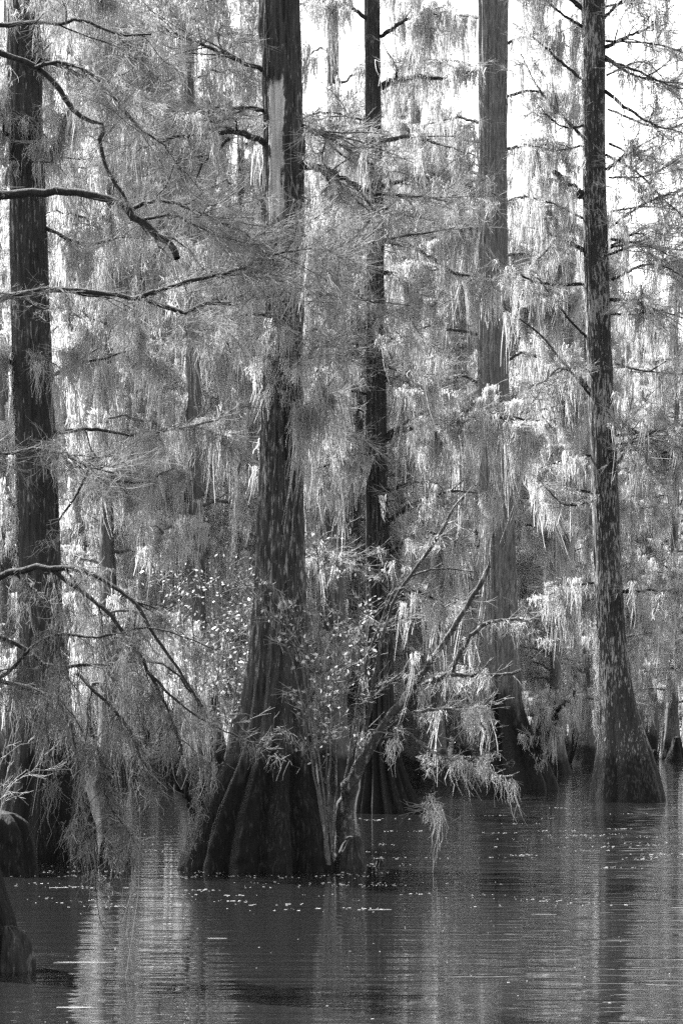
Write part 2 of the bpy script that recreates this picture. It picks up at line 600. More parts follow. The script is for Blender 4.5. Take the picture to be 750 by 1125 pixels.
limb(big, big_b, rb, pxs([(292, 122), (268, 119), (240, 121), (215, 126), (180, 118)], BY, 36.8), 0.035, 0.012, **SPR)
limb(big, big_b, rb, pxs([(294, 158), (272, 149), (250, 145), (225, 149), (195, 150), (150, 165)], BY, 36.6), 0.05, 0.012, **SPR)
limb(big, big_b, rb, pxs([(252, 152), (236, 168), (222, 182), (213, 205)], 37.4, 37.0), 0.025, 0.01, nsub=3, sublen=0.6, twig=0.08, mossd=0.4, mossL=0.4, **nr)
limb(big, big_b, rb, pxs([(331, 140), (350, 146), (370, 155), (395, 172), (420, 186)], BY, 36.9), 0.045, 0.012, **SPR)
limb(big, big_b, rb, pxs([(333, 183), (355, 185), (375, 195), (398, 206), (420, 214), (455, 216), (490, 222)], BY, 36.6), 0.055, 0.01, **SPR)
limb(big, big_b, rb, pxs([(345, 185), (365, 196), (378, 208), (392, 220), (405, 232)], 37.5, 37.0), 0.03, 0.012, nsub=5, sublen=0.8, twig=0.06, mossd=0.3, mossL=0.5, **nr)
# sprays of bright twigs reaching towards the viewer across the trunk
for k, (pp, y0, y1) in enumerate([([(300, 300), (330, 285), (380, 270), (430, 262), (500, 250)], 37.0, 35.0), ([(318, 320), (290, 308), (250, 300), (215, 296)], 37.2, 35.3),
                                  ([(320, 330), (350, 322), (400, 330), (450, 335)], 37.2, 35.4), ([(300, 345), (310, 320), (330, 300), (345, 282)], 37.2, 34.6),
                                  ([(310, 410), (335, 395), (350, 380), (370, 372)], 37.3, 35.6), ([(310, 350), (280, 345), (255, 352), (235, 365)], 37.2, 35.4)]):
    limb(big, big_b, rb, pxs(pp, y0, y1), 0.026, 0.008, nsub=9, sublen=1.0, twig=0.05, twlen=0.4, mossd=0.4, mossL=0.5, **nr)
limb(big, big_b, rb, pxs([(332, 470), (342, 455), (352, 440), (362, 420)], BY, 37.2), 0.02, 0.008, nsub=5, sublen=0.6, twig=0.07, mossd=0.08, mossL=0.9, **nr)
# moss on the trunk itself: a long curtain on the right edge, a fringe on the left root
sp = [(332 + rb.normal(0, 3), y, 0.12) for y in np.linspace(370, 520, 26)]
sp += [(296 + rb.normal(0, 4), y, 0.3) for y in np.linspace(350, 430, 10)]
trunk_moss(big_t, big_b, rb, sp, BY, 0, 0.5, 20, 0.009, 0.035)
b = Buf()
rootp = np.array([P(230 - 30 * t + rb.normal(0, 4), 838 + 105 * t, BY - 0.25 - 0.75 * math.sin(t * 1.6)) for t in np.linspace(0, 1, 34)])
moss(b, rootp, 0.2, 10, 0.011, 0.05, rb)
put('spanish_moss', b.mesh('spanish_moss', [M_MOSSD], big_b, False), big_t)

# ---- tall dark trunk at the left
LY = 40.0
left_prof = [(-420, 6, 40), (0, 8, 43), (100, 9, 46), (200, 11, 49), (300, 12, 53), (400, 14, 57), (500, 17, 62), (600, 19, 66), (700, 20, 71), (780, 17, 80), (830, 12, 86), (880, 4, 92), (945, -10, 98)]
lt, lt_t, lt_b, rl = tree('bald_cypress', 'tall straight dark cypress at the left edge of the water, half behind drooping branches', 'tree', left_prof, LY, M_DARK, 12,
                          top=18, sides=120, rows=240, flutes=9, amp=0.22, rough=0.012)
for pp, y1, r in [([(14, 60), (60, 70), (110, 95), (160, 130)], 38.5, 0.04), ([(44, 180), (60, 170), (64, 150), (75, 120)], 39.5, 0.05), ([(20, 150), (-20, 140), (-60, 120)], 39, 0.04),
                  ([(58, 475), (100, 472), (150, 478), (200, 470), (240, 462)], 38.8, 0.03), ([(60, 500), (100, 520), (150, 530), (190, 515)], 38.6, 0.03),
                  ([(50, 250), (90, 268), (130, 262), (165, 250)], 38.8, 0.028), ([(50, 420), (80, 400), (110, 395), (160, 380)], 39, 0.025), ([(40, 10), (80, -10), (130, -25)], 38.5, 0.04),
                  ([(15, 400), (-20, 380), (-60, 390)], 39.5, 0.03)]:
    limb(lt, lt_b, rl, pxs(pp, LY, y1), r, 0.01, nsub=8, sublen=1.1, twig=0.08, twlen=0.35, mossd=0.10, mossL=0.55, **nr)
sp = [(20 + rl.normal(0, 2) - (700 - y) * 0.012, y, 0.1) for y in np.linspace(380, 700, 30)]
trunk_moss(lt_t, lt_b, rl, sp, LY, 0, 0.35, 16, 0.012, 0.03)

# ---- slender cypress behind the leaning tree
MY = 59.3
mid_prof = [(-420, 399, 413), (0, 400, 417), (100, 401, 418), (200, 402, 420), (300, 403, 422), (400, 402, 423), (500, 401, 425), (600, 402, 428), (700, 402, 431), (770, 401, 433), (800, 400, 435), (830, 398, 440), (850, 396, 446), (872, 392, 456), (894, 388, 468)]
mt, mt_t, mt_b, rm = tree('bald_cypress', 'slender cypress with a ribbed flaring base behind the small leaning tree', 'tree', mid_prof, MY, M_DARK, 13,
                          top=24, sides=120, rows=260, flutes=15, amp=0.35, rough=0.014)
mr = dict(twr=0.006, mossw=0.017, mossK=18, spread=0.07)
limb(mt, mt_b, rm, pxs([(418, 97), (430, 88), (445, 85), (470, 85), (490, 85), (500, 82), (520, 78)], MY, 58.8), 0.075, 0.02, nsub=5, sublen=1.2, twig=0.12, twlen=0.5, mossd=0.16, mossL=0.8, **mr)
limb(mt, mt_b, rm, pxs([(420, 482), (445, 470), (475, 468), (510, 462), (550, 458), (590, 462)], MY, 58.5), 0.09, 0.02, nsub=10, sublen=1.6, twig=0.14, twlen=0.5, mossd=0.09, mossL=1.0, **mr)
limb(mt, mt_b, rm, pxs([(421, 418), (440, 416), (462, 424), (480, 430)], MY, 58.5), 0.05, 0.015, nsub=6, sublen=1.2, twig=0.14, twlen=0.5, mossd=0.12, mossL=0.8, **mr)
for pp, y1 in [([(418, 155), (450, 150), (480, 158), (520, 170)], 57), ([(404, 165), (380, 155), (350, 158)], 57.5), ([(420, 205), (460, 195), (500, 200), (545, 215)], 57), ([(404, 240), (370, 230), (345, 240)], 58), ([(420, 265), (460, 275), (500, 300), (540, 305)], 57.5),
               ([(422, 300), (435, 302), (450, 318), (458, 330)], 58.6), ([(404, 330), (380, 325), (350, 335)], 58), ([(403, 400), (385, 390), (360, 400), (340, 412)], 58), ([(425, 540), (460, 530), (490, 545)], 58.2), ([(427, 600), (470, 585), (510, 600)], 58.0),
               ([(402, 520), (380, 505), (350, 515)], 58), ([(403, 20), (380, 5), (350, 0)], 58), ([(418, 40), (450, 20), (480, 15)], 58), ([(428, 660), (460, 650), (490, 668)], 58), ([(425, 575), (450, 555), (500, 540), (545, 548)], 57)]:
    limb(mt, mt_b, rm, pxs(pp, MY, y1), 0.05, 0.014, nsub=7, sublen=1.2 if pp[-1][0] < 490 else 0.7, t0=0.4, twig=0.12, twlen=0.5, mossd=0.17 if pp[-1][0] < 490 else 0.3, mossL=1.0, **mr)

for i in range(16):
    y = rm.uniform(-10, 700)
    sgn = -1 if i % 2 else 1
    x0 = np.interp(y, [0, 600], [409, 415]) + sgn * 9
    ln = rm.uniform(40, 80 if sgn > 0 else 110)
    limb(mt, mt_b, rm, pxs([(x0, y), (x0 + sgn * ln * 0.5, y - rm.uniform(-12, 25)), (x0 + sgn * ln, y + rm.uniform(-30, 20))], MY, MY + rm.uniform(-2.5, 1)), 0.035, 0.01, nsub=7, sublen=1.3 if sgn < 0 else 0.7, twig=0.07, twlen=0.5, mossd=0.7, mossL=0.6, **mr)

# ---- the tall flecked cypress at the right
RY = 67.2
right_prof = [(-420, 636, 658), (0, 638, 664), (100, 639, 664), (200, 639, 665), (300, 641, 668), (400, 644, 672), (500, 648, 677), (600, 651, 681), (640, 652, 683), (716, 656, 688), (767, 657, 697), (800, 656, 707), (820, 655, 714), (845, 651, 722), (865, 648, 728), (880, 645, 732)]
rt, rt_t, rt_b, rr_ = tree('bald_cypress', 'tall cypress with pale lichen flecks and smoothly flaring base in the right open water', 'tree', right_prof, RY, M_RIGHT, 14,
                           top=27, sides=120, rows=260, flutes=8, amp=0.16, rough=0.014)
rk = dict(twr=0.006, mossw=0.018, mossK=16, spread=0.06)
limb(rt, rt_b, rr_, pxs([(640, 216), (630, 208), (618, 198), (608, 188)], RY, 66.8), 0.13, 0.06, nsub=2, sublen=0.9, twig=0.3, mossd=0.1, mossL=0.7, label='thick broken stub of a branch', **rk)
for pp, y1, r, md in [([(641, 88), (620, 72), (590, 45), (562, 25)], 67.5, 0.045, 0.5), ([(640, 150), (610, 120), (590, 95), (572, 60)], 66, 0.04, 0.3), ([(663, 52), (690, 40), (715, 28), (725, 10)], 66, 0.05, 0.8),
                      ([(664, 62), (690, 80), (720, 88), (752, 92)], 66, 0.045, 0.9), ([(664, 100), (690, 120), (720, 138), (770, 150)], 66, 0.05, 0.9), ([(664, 66), (700, 78), (740, 96), (790, 98)], 65, 0.04, 0.9),
                      ([(666, 186), (685, 172), (697, 164)], 66.4, 0.05, 0.4), ([(665, 170), (700, 190), (735, 225), (770, 255)], 66, 0.035, 0.5), ([(640, 160), (610, 165), (575, 158)], 66, 0.03, 0.15),
                      ([(640, 275), (615, 262), (600, 275), (590, 285)], 66.5, 0.06, 0.12), ([(668, 330), (690, 330), (720, 340), (770, 355)], 66, 0.05, 0.35), ([(641, 312), (600, 312), (575, 305), (545, 290)], 65.5, 0.05, 0.25),
                      ([(643, 370), (620, 345), (600, 318), (590, 305)], 66, 0.035, 0.3), ([(646, 425), (620, 400), (590, 365), (555, 340)], 66, 0.04, 0.2), ([(670, 345), (700, 345), (712, 338)], 66, 0.035, 0.4),
                      ([(676, 497), (700, 492), (730, 502), (770, 508)], 66, 0.045, 0.25), ([(676, 470), (710, 475), (740, 465), (770, 450)], 66, 0.045, 0.25), ([(648, 500), (620, 505), (590, 515)], 66, 0.04, 0.12),
                      ([(676, 400), (710, 408), (770, 412)], 66, 0.03, 0.35), ([(683, 650), (700, 650), (715, 648), (728, 654)], 66.6, 0.06, 0.2), ([(650, 540), (615, 535), (585, 520)], 66.5, 0.04, 0.12), ([(652, 640), (620, 645), (600, 655)], 66.6, 0.03, 0.15),
                      ([(640, 30), (610, 10), (580, -20)], 66, 0.04, 0.2), ([(662, 20), (690, -5), (730, -30)], 66, 0.04, 0.7), ([(668, 280), (700, 270), (730, 278), (760, 300)], 66, 0.035, 0.25), ([(640, 240), (610, 225), (575, 215)], 66, 0.03, 0.15)]:
    limb(rt, rt_b, rr_, pxs(pp, RY, y1), r, 0.012, nsub=9 if pp[-1][0] > 664 else 7, sublen=1.5 if pp[-1][0] > 600 else 0.9, twig=0.1, twlen=0.45, mossd=md * (2.2 if pp[-1][0] > 664 and pp[-1][1] < 300 else 2.2), mossL=0.9, mprob=1, **rk)
for i in range(16):
    y = rr_.uniform(-20, 620)
    sgn = -1 if i % 2 else 1
    x0 = np.interp(y, [0, 600], [651, 666]) + sgn * 13
    ln = rr_.uniform(40, 120 if sgn > 0 else 75)
    limb(rt, rt_b, rr_, pxs([(x0, y), (x0 + sgn * ln * 0.5, y - rr_.uniform(-12, 30)), (x0 + sgn * ln, y + rr_.uniform(-40, 20))], RY, RY + rr_.uniform(-2.5, 1)), 0.035, 0.01, nsub=7, sublen=1.4 if sgn > 0 else 0.7, twig=0.07, twlen=0.5, mossd=0.9, mossL=0.6, **rk)
for y in np.linspace(-30, 270, 9):
    x0 = np.interp(y, [0, 600], [651, 666]) + 13
    ln = rr_.uniform(70, 130)
    limb(rt, rt_b, rr_, pxs([(x0, y), (x0 + ln * 0.5, y - rr_.uniform(-25, 25)), (x0 + ln, y + rr_.uniform(-30, 45))], RY, RY + rr_.uniform(-2.5, 2)), 0.03, 0.008, nsub=9, sublen=1.5, twig=0.12, twlen=0.5, mossd=0.8, mossL=0.55, **rk)
sp = [(641 + rr_.normal(0, 2), y, 0.1) for y in np.linspace(40, 190, 22)]
sp += [(655 + rr_.normal(0, 1.2), y, 0.1) for y in np.linspace(690, 800, 12)]
trunk_moss(rt_t, rt_b, rr_, sp, RY, 0, 0.7, 12, 0.016, 0.04)

# ---- pale cypress with the broad black buttress, farther back
CY = 77.0
c_prof = [(-420, 526, 554), (0, 525, 557), (200, 527, 556), (400, 525, 558), (500, 527, 561), (600, 529, 566), (700, 530, 570), (760, 529, 573), (780, 528, 576), (800, 526, 582), (820, 522, 594), (845, 515, 606), (869, 505, 616)]
ct, ct_t, ct_b, rc = tree('bald_cypress', 'pale grey cypress with a broad black buttress between the slender and the flecked trunks', 'tree', c_prof, CY, M_PALE, 15,
                          top=28, sides=120, rows=240, flutes=8, amp=0.34, rough=0.035)
ck = dict(twr=0.007, mossw=0.022, mossK=24, spread=0.09)
for i, z in enumerate(np.linspace(-10, 600, 22)):
    sgn = -1 if i % 2 else 1
    x0 = 542 + sgn * 13
    ln = rc.uniform(40, 95)
    limb(ct, ct_b, rc, pxs([(x0, z), (x0 + sgn * ln * 0.4, z - rc.uniform(-5, 15)), (x0 + sgn * ln, z + rc.uniform(-15, 20))], CY, CY + rc.uniform(0.5, 3.0)), 0.05, 0.015,
         nsub=7, sublen=1.5, t0=0.45, twig=0.25, twlen=0.5, mossd=0.16 if z > 150 else 0.22, mossL=1.1, **ck)
limb(ct, ct_b, rc, pxs([(592, 838), (596, 815), (601, 795), (612, 780), (630, 762)], CY - .6, CY - 1.2), 0.16, 0.04, nsub=4, sublen=1.0, twig=0.2, mossd=0.12, mossL=0.6, wmat=M_DARK, **ck)
limb(ct, ct_b, rc, pxs([(588, 838), (590, 815), (592, 795), (598, 770)], CY - .9, CY - 1.2), 0.11, 0.05, nsub=3, sublen=0.8, twig=0.3, mossd=0.2, mossL=0.5, wmat=M_DARK, **ck)

# ---- cypress at the near left whose boughs cross the picture
FY = 23.0
f_prof = [(-500, -95, -55), (0, -100, -48), (600, -115, -35), (800, -125, -22), (900, -135, -10), (960, -150, 2), (1010, -165, 18), (1040, -175, 24), (1066, -180, 28)]
ft, ft_t, ft_b, rf = tree('bald_cypress', 'nearest cypress at the left frame edge, its dark crooked boughs reaching across', 'tree', f_prof, FY, M_DARK, 16,
                          top=9.5, sides=120, rows=200, flutes=9, amp=0.2, rough=0.012)
fk = dict(twr=0.0022, mossw=0.006, mossK=16, spread=0.03)
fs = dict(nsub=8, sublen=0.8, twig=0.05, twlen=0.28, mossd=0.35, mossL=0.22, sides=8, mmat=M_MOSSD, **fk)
limb(ft, ft_b, rf, pxs([(-70, 225), (0, 215), (40, 212), (75, 210), (104, 214), (130, 224), (152, 240), (172, 256), (190, 272), (194, 284)], FY, 22.6), 0.040, 0.026, nsub=4, sublen=0.5, twig=0.12, twlen=0.2, mossd=0.4, mossL=0.15, sides=8, mmat=M_MOSSD, label='thick dark bough that ends broken', **fk)
limb(ft, ft_b, rf, pxs([(148, 228), (168, 221), (190, 222), (212, 231), (235, 240), (262, 252), (292, 272)], 22.8, 22.2), 0.018, 0.005, **fs)
limb(ft, ft_b, rf, pxs([(160, 240), (190, 236), (215, 248), (250, 262), (288, 270)], 22.7, 22.0), 0.014, 0.004, **fs)
limb(ft, ft_b, rf, pxs([(-70, 40), (-20, 50), (10, 62), (38, 72), (60, 92), (74, 112), (86, 126), (100, 133), (113, 137), (117, 143), (109, 150), (112, 168), (118, 188), (130, 206), (141, 222)], FY, 22.7), 0.030, 0.014, nsub=3, sublen=0.4, twig=0.12, twlen=0.2, mossd=0.5, mossL=0.15, sides=8, jit=0.004, mmat=M_MOSSD, label='crooked bough bent back on itself', **fk)
limb(ft, ft_b, rf, pxs([(40, 74), (60, 68), (90, 75), (115, 95), (128, 110), (150, 138), (180, 160), (200, 190)], 22.9, 22.2), 0.018, 0.005, **fs)
limb(ft, ft_b, rf, pxs([(-70, 20), (0, 27), (40, 24), (65, 26), (90, 22), (125, 36), (165, 40)], FY, 22.3), 0.026, 0.008, **fs)
limb(ft, ft_b, rf, pxs([(-70, 345), (0, 328), (30, 322), (60, 318), (100, 321), (140, 326), (165, 331), (190, 340), (204, 345), (220, 335), (240, 332), (252, 333)], FY, 22.4), 0.026, 0.016, nsub=7, sublen=0.6, twig=0.05, twlen=0.25, mossd=0.25, mossL=0.2, sides=8, mmat=M_MOSSD, **fk)
limb(ft, ft_b, rf, pxs([(150, 328), (180, 318), (205, 310), (240, 302), (265, 296), (290, 282), (330, 275), (370, 274)], 22.6, 22.0), 0.020, 0.005, nsub=11, sublen=0.8, twig=0.03, twlen=0.3, mossd=0.3, mossL=0.25, sides=8, mmat=M_MOSSD, **fk)
limb(ft, ft_b, rf, pxs([(-70, 400), (-10, 492), (40, 492), (70, 498), (95, 512), (125, 520)], FY, 22.3), 0.016, 0.008, **fs)
limb(ft, ft_b, rf, pxs([(98, 514), (92, 528), (82, 548), (66, 570), (60, 590)], 22.4, 22.2), 0.012, 0.006, nsub=2, sublen=0.4, twig=0.1, twlen=0.2, mossd=0.3, mossL=0.2, mmat=M_MOSSD, **fk)
# low drooping boughs hung with a veil of moss
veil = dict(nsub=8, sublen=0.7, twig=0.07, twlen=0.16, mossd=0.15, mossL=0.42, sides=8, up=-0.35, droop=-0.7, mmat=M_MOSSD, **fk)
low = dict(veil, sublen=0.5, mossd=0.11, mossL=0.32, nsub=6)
limb(ft, ft_b, rf, pxs([(-70, 670), (-20, 642), (10, 630), (40, 624), (70, 623), (95, 628), (118, 640), (138, 654), (155, 672), (172, 700), (185, 722), (205, 748), (218, 775)], FY, 22.0), 0.032, 0.009, **veil)
limb(ft, ft_b, rf, pxs([(-70, 690), (-10, 698), (20, 708), (45, 726), (62, 732), (100, 731), (140, 727), (172, 727), (190, 737), (204, 752), (222, 775)], FY, 22.3), 0.026, 0.006, **veil)
limb(ft, ft_b, rf, pxs([(60, 628), (90, 650), (115, 670), (140, 700), (165, 740), (185, 780), (195, 810), (200, 830)], 22.7, 22.0), 0.020, 0.008, **low)
limb(ft, ft_b, rf, pxs([(-70, 735), (0, 748), (40, 758), (68, 776), (80, 806), (86, 840), (92, 880)], FY, 22.2), 0.024, 0.006, **low)
limb(ft, ft_b, rf, pxs([(85, 740), (110, 765), (135, 790), (148, 815), (158, 840), (165, 860)], 22.5, 21.8), 0.016, 0.005, **low)
limb(ft, ft_b, rf, pxs([(100, 800), (112, 840), (118, 880), (135, 905), (148, 925)], 22.3, 21.9), 0.012, 0.004, **low)
limb(ft, ft_b, rf, pxs([(-70, 760), (0, 745), (50, 700), (110, 700), (170, 690), (240, 715)], FY, 22.0), 0.018, 0.004, **veil)
limb(ft, ft_b, rf, pxs([(95, 870), (100, 910), (104, 950), (106, 980), (110, 1010), (122, 1036)], 22.2, 22.0), 0.007, 0.002, nsub=2, sublen=0.15, twig=0.08, twlen=0.1, mossd=0.09, mossL=0.15, mmat=M_MOSSD, **fk)
limb(ft, ft_b, rf, pxs([(165, 740), (200, 775), (240, 800), (275, 815), (300, 825)], 22.3, 21.8), 0.012, 0.003, nsub=6, sublen=0.3, twig=0.06, twlen=0.18, mossd=0.25, mossL=0.22, mmat=M_MOSSD, **fk)


# ---- cypress knees and stumps
def knee(label, cat, prof, Y, seed, mat=M_KNEE, name='cypress_knee', group=None, **kw):
    rng = np.random.default_rng(seed)
    b, base = trunk_from(prof, Y, rng, rows=70, **{**dict(sides=72, flutes=6, amp=0.25, rough=0.02, cap=True), **kw})
    o = put(name, b.mesh(name, [mat], base))
    o.location = base
    return tag(o, label, cat, group)


knee('rounded dark knee bulging from the water at the bottom left', 'tree knee', [(1018, 4, 14), (1022, -2, 24), (1035, -6, 33), (1050, -8, 37), (1068, -8, 39)], 22.8, 31)
knee('broad low stump at the left edge, in front of the dark left trunk', 'stump', [(894, -12, 14), (898, -16, 24), (906, -20, 32), (925, -22, 38), (962, -24, 42)], 36.4, 32, name='stump', mat=M_DARK, rough=0.035)
knee('rounded greyish knee touching the right side of the left trunk', 'tree knee', [(868, 86, 92), (880, 82, 98), (905, 79, 104), (946, 77, 110)], 39.2, 33, mat=M_BARK)
knee('pointed dark knee right of the greyish knee', 'tree knee', [(892, 122, 126), (902, 118, 131), (920, 112, 142), (947, 106, 151)], 39.4, 34)
knee('blocky dark knee at the right foot of the thick trunk', 'tree knee', [(919, 383, 393), (924, 379, 397), (935, 372, 400), (954, 366, 404)], 37.9, 35)
knee('tiny knee barely out of the water just right of the thick base', 'tree knee', [(943, 416, 421), (947, 414, 424), (952, 412, 426)], 38.4, 36)

# ---- small leaning tree at the foot of the big cypress
TY = 38.3
rs = np.random.default_rng(41)
tb = P(376, 952, TY)
tb[2] = 0
le = empty('leaning_tree', tb, 'small leaning bare tree growing at the right foot of the thick cypress', 'tree')
b = Buf()
main = dense([[*P(377, 952, TY)[:2], -0.4]] + pxs([(377, 925), (377, 900), (380, 880), (388, 855), (402, 828), (423, 793), (442, 770), (461, 744), (479, 718), (494, 696), (509, 671), (524, 647), (537, 622)], TY, TY - 1.6), 60, 0.006, rs)
rad = np.interp(np.linspace(0, 1, 60), [0, 0.12, 0.3, 0.45, 0.6, 1.0], [0.165, 0.13, 0.098, 0.066, 0.045, 0.030])
tubes(b, main, rad * (1 + 0.1 * rs.normal(size=60)), 16)
put('trunk', b.mesh('trunk', [M_LEAN], tb), le)
lm = dict(twr=0.0035, mossw=0.010, mossK=16, spread=0.04, wmat=M_LEAN)
limb(le, tb, rs, pxs([(432, 784), (453, 763), (468, 750), (480, 745), (494, 740), (524, 743), (554, 740), (575, 736)], TY - .6, TY - 1.5), 0.05, 0.018, nsub=6, sublen=0.6, twig=0.12, mossd=0.3, mossL=0.4, **lm)
limb(le, tb, rs, pxs([(497, 740), (499, 728), (509, 711), (520, 695), (535, 684), (561, 681), (580, 682), (586, 690), (587, 707)], TY - 1.1, TY - 1.5), 0.035, 0.016, nsub=4, sublen=0.5, twig=0.12, mossd=0.3, mossL=0.4, **lm)
limb(le, tb, rs, pxs([(412, 812), (425, 802), (440, 790), (453, 783), (479, 780), (517, 777), (526, 790), (533, 802)], TY - .4, TY - 1.4), 0.03, 0.012, nsub=7, sublen=0.6, twig=0.08, mossd=0.24, mossL=0.45, **lm)
limb(le, tb, rs, pxs([(420, 800), (440, 800), (460, 815), (480, 828), (505, 838), (535, 845), (548, 855)], TY - .4, TY - 2), 0.022, 0.006, nsub=8, sublen=0.6, twig=0.11, twlen=0.22, mossd=0.22, mossL=0.4, **lm)
limb(le, tb, rs, pxs([(470, 830), (475, 850), (477, 875), (478, 895)], TY - 1.2, TY - 1.5), 0.008, 0.003, nsub=3, sublen=0.3, twig=0.1, mossd=0.22, mossL=0.4, **lm)
limb(le, tb, rs, pxs([(395, 842), (398, 815), (404, 790), (412, 740), (420, 700), (432, 660), (452, 630), (480, 590), (500, 555), (508, 545)], TY - .2, TY - .9), 0.035, 0.02, nsub=6, sublen=0.7, twig=0.12, mossd=1.0, mossL=0.25, **lm)
limb(le, tb, rs, pxs([(390, 850), (396, 800), (400, 760), (404, 720), (420, 680), (440, 640), (480, 625), (520, 628)], TY - .2, TY - .7), 0.026, 0.01, nsub=6, sublen=0.7, twig=0.12, mossd=1.0, mossL=0.25, **lm)


# ---- leafy shrubs
def leaves(buf, pts, rng, size, k, spread, mat=0):
    n = len(pts) * k
    o = np.repeat(pts, k, 0) + rng.normal(0, spread, (n, 3))
    d = nrm(rng.normal(0, 1, (n, 3)) + [0, 0, 0.3])
    s = nrm(np.cross(d, rng.normal(0, 1, (n, 3))))
    l = size * rng.uniform(0.6, 1.3, n)[:, None]
    V = np.stack([o, o + d * l * 0.5 + s * l * 0.24, o + d * l, o + d * l * 0.5 - s * l * 0.24], 1)
    buf.add(V, np.arange(n * 4).reshape(-1, 4), mat)


def shrub(label, stems, Y, seed, lsize, lk, lmat, r=0.02, name='leafy_shrub', group=None, twig=0.25, nsub=8, sublen=0.7, leaf_from=0.4, spread=0.07, frac=0.5, smat=M_SMOOTH, twr=0.004, droop=-0.1):
    """stems: lists of world points; the first starts at the base"""
    rng = np.random.default_rng(seed)
    base = np.array(stems[0][0], float)
    base[2] = 0
    e = empty(name, base, label, 'shrub', group)
    lf = Buf()
    for st in stems:
        w, t = Buf(), Buf()
        main = dense(st, 24, r * 0.3, rng)
        ap = ramify(main, r, r * 0.3, rng, nsub=nsub, sublen=sublen, t0=leaf_from, twig=twig, twlen=0.25, twr=twr, mossd=0, wood=w, tw=t, up=0.4, droop=droop, flat=0.4)
        o = put('stem', w.mesh('stem', [smat], base), e)
        if t.n:
            put('twig_spray', t.mesh('twig_spray', [M_TWIG], base, False), o)
        if lk:
            pts = np.vstack([a.reshape(-1, 3) for a in ap[1:]])
            pts = pts[rng.random(len(pts)) < frac]
            leaves(lf, pts, rng, lsize, lk, spread)
    if lf.n:
        put('foliage', lf.mesh('foliage', [lmat], base, False), e)
    return e


def stem_px(pts, Y, Y1=None):
    q = pxs(pts, Y, Y1)
    q[0][2] = max(q[0][2], -0.3)
    return q


shrub('slim upright shrub with scattered small bright leaves between the thick cypress and the leaning tree',
      [stem_px([(364, 950), (360, 880), (357, 800), (352, 720), (350, 640), (346, 560)], 37.9), stem_px([(366, 950), (368, 880), (372, 800), (384, 740), (392, 680), (394, 640)], 38.0),
       stem_px([(362, 950), (362, 870), (364, 800), (368, 720), (366, 650), (372, 600)], 38.2), stem_px([(362, 950), (356, 880), (345, 800), (338, 740), (330, 690), (310, 655)], 37.3, 36.6),
       stem_px([(360, 950), (350, 880), (336, 800), (322, 730), (300, 680), (268, 640)], 37.1, 36.2), stem_px([(361, 950), (352, 880), (340, 790), (330, 720), (315, 690), (296, 672)], 37.0, 36.3),
       stem_px([(368, 950), (374, 890), (388, 800), (396, 750), (404, 700), (405, 640)], 38.3)],
      38.0, 51, 0.07, 3, M_LEAF_SUNLIT, r=0.018, frac=0.13, spread=0.05, nsub=9, sublen=0.7, leaf_from=0.35)
shrub('twisted dark bush rooted on the left flank of the thick fluted base',
      [[P(214, 900, 37.3), P(208, 880, 37.2), P(198, 868, 37.1), P(188, 848, 37.0), P(180, 832, 36.9), P(172, 800, 36.8)], [P(222, 893, 37.3), P(221, 875, 37.2), P(224, 852, 37.1), P(222, 825, 37.0), P(218, 790, 36.9)],
       [P(213, 898, 37.2), P(205, 870, 37.0), P(206, 840, 36.9), P(196, 812, 36.8)]], 37.3, 52, 0.05, 1, M_LEAF, r=0.045, frac=0.05, smat=M_DARK, nsub=5)
shrub('evergreen bush with many glinting leaves left of the thick trunk, behind it',
      [stem_px([(x0, 925), (x0 + dx * 0.4, 820), (x0 + dx * 0.8, 720), (x0 + dx, 640)], 43.5 + k * 0.25) for k, (x0, dx) in enumerate([(225, -15), (232, 10), (242, 25), (250, 40), (236, 60), (246, 30), (230, -35)])],
      43.5, 53, 0.065, 4, M_LEAF_SUNLIT, r=0.03, frac=0.17, nsub=14, sublen=1.0, leaf_from=0.45, spread=0.13)
shrub('pale bare sapling at the far left edge, in front of the dark left trunk',
      [stem_px([(-4, 960), (0, 900), (6, 860), (14, 830), (20, 790)], 36.5), stem_px([(-4, 960), (4, 880), (30, 850), (60, 846), (80, 846)], 36.2), stem_px([(-4, 960), (-2, 850), (20, 820), (40, 815), (60, 800)], 36.0)],
      36.5, 54, 0.05, 1, M_LEAF, r=0.010, frac=0.05, nsub=5, sublen=0.4, twig=0.2, smat=M_TWIG)

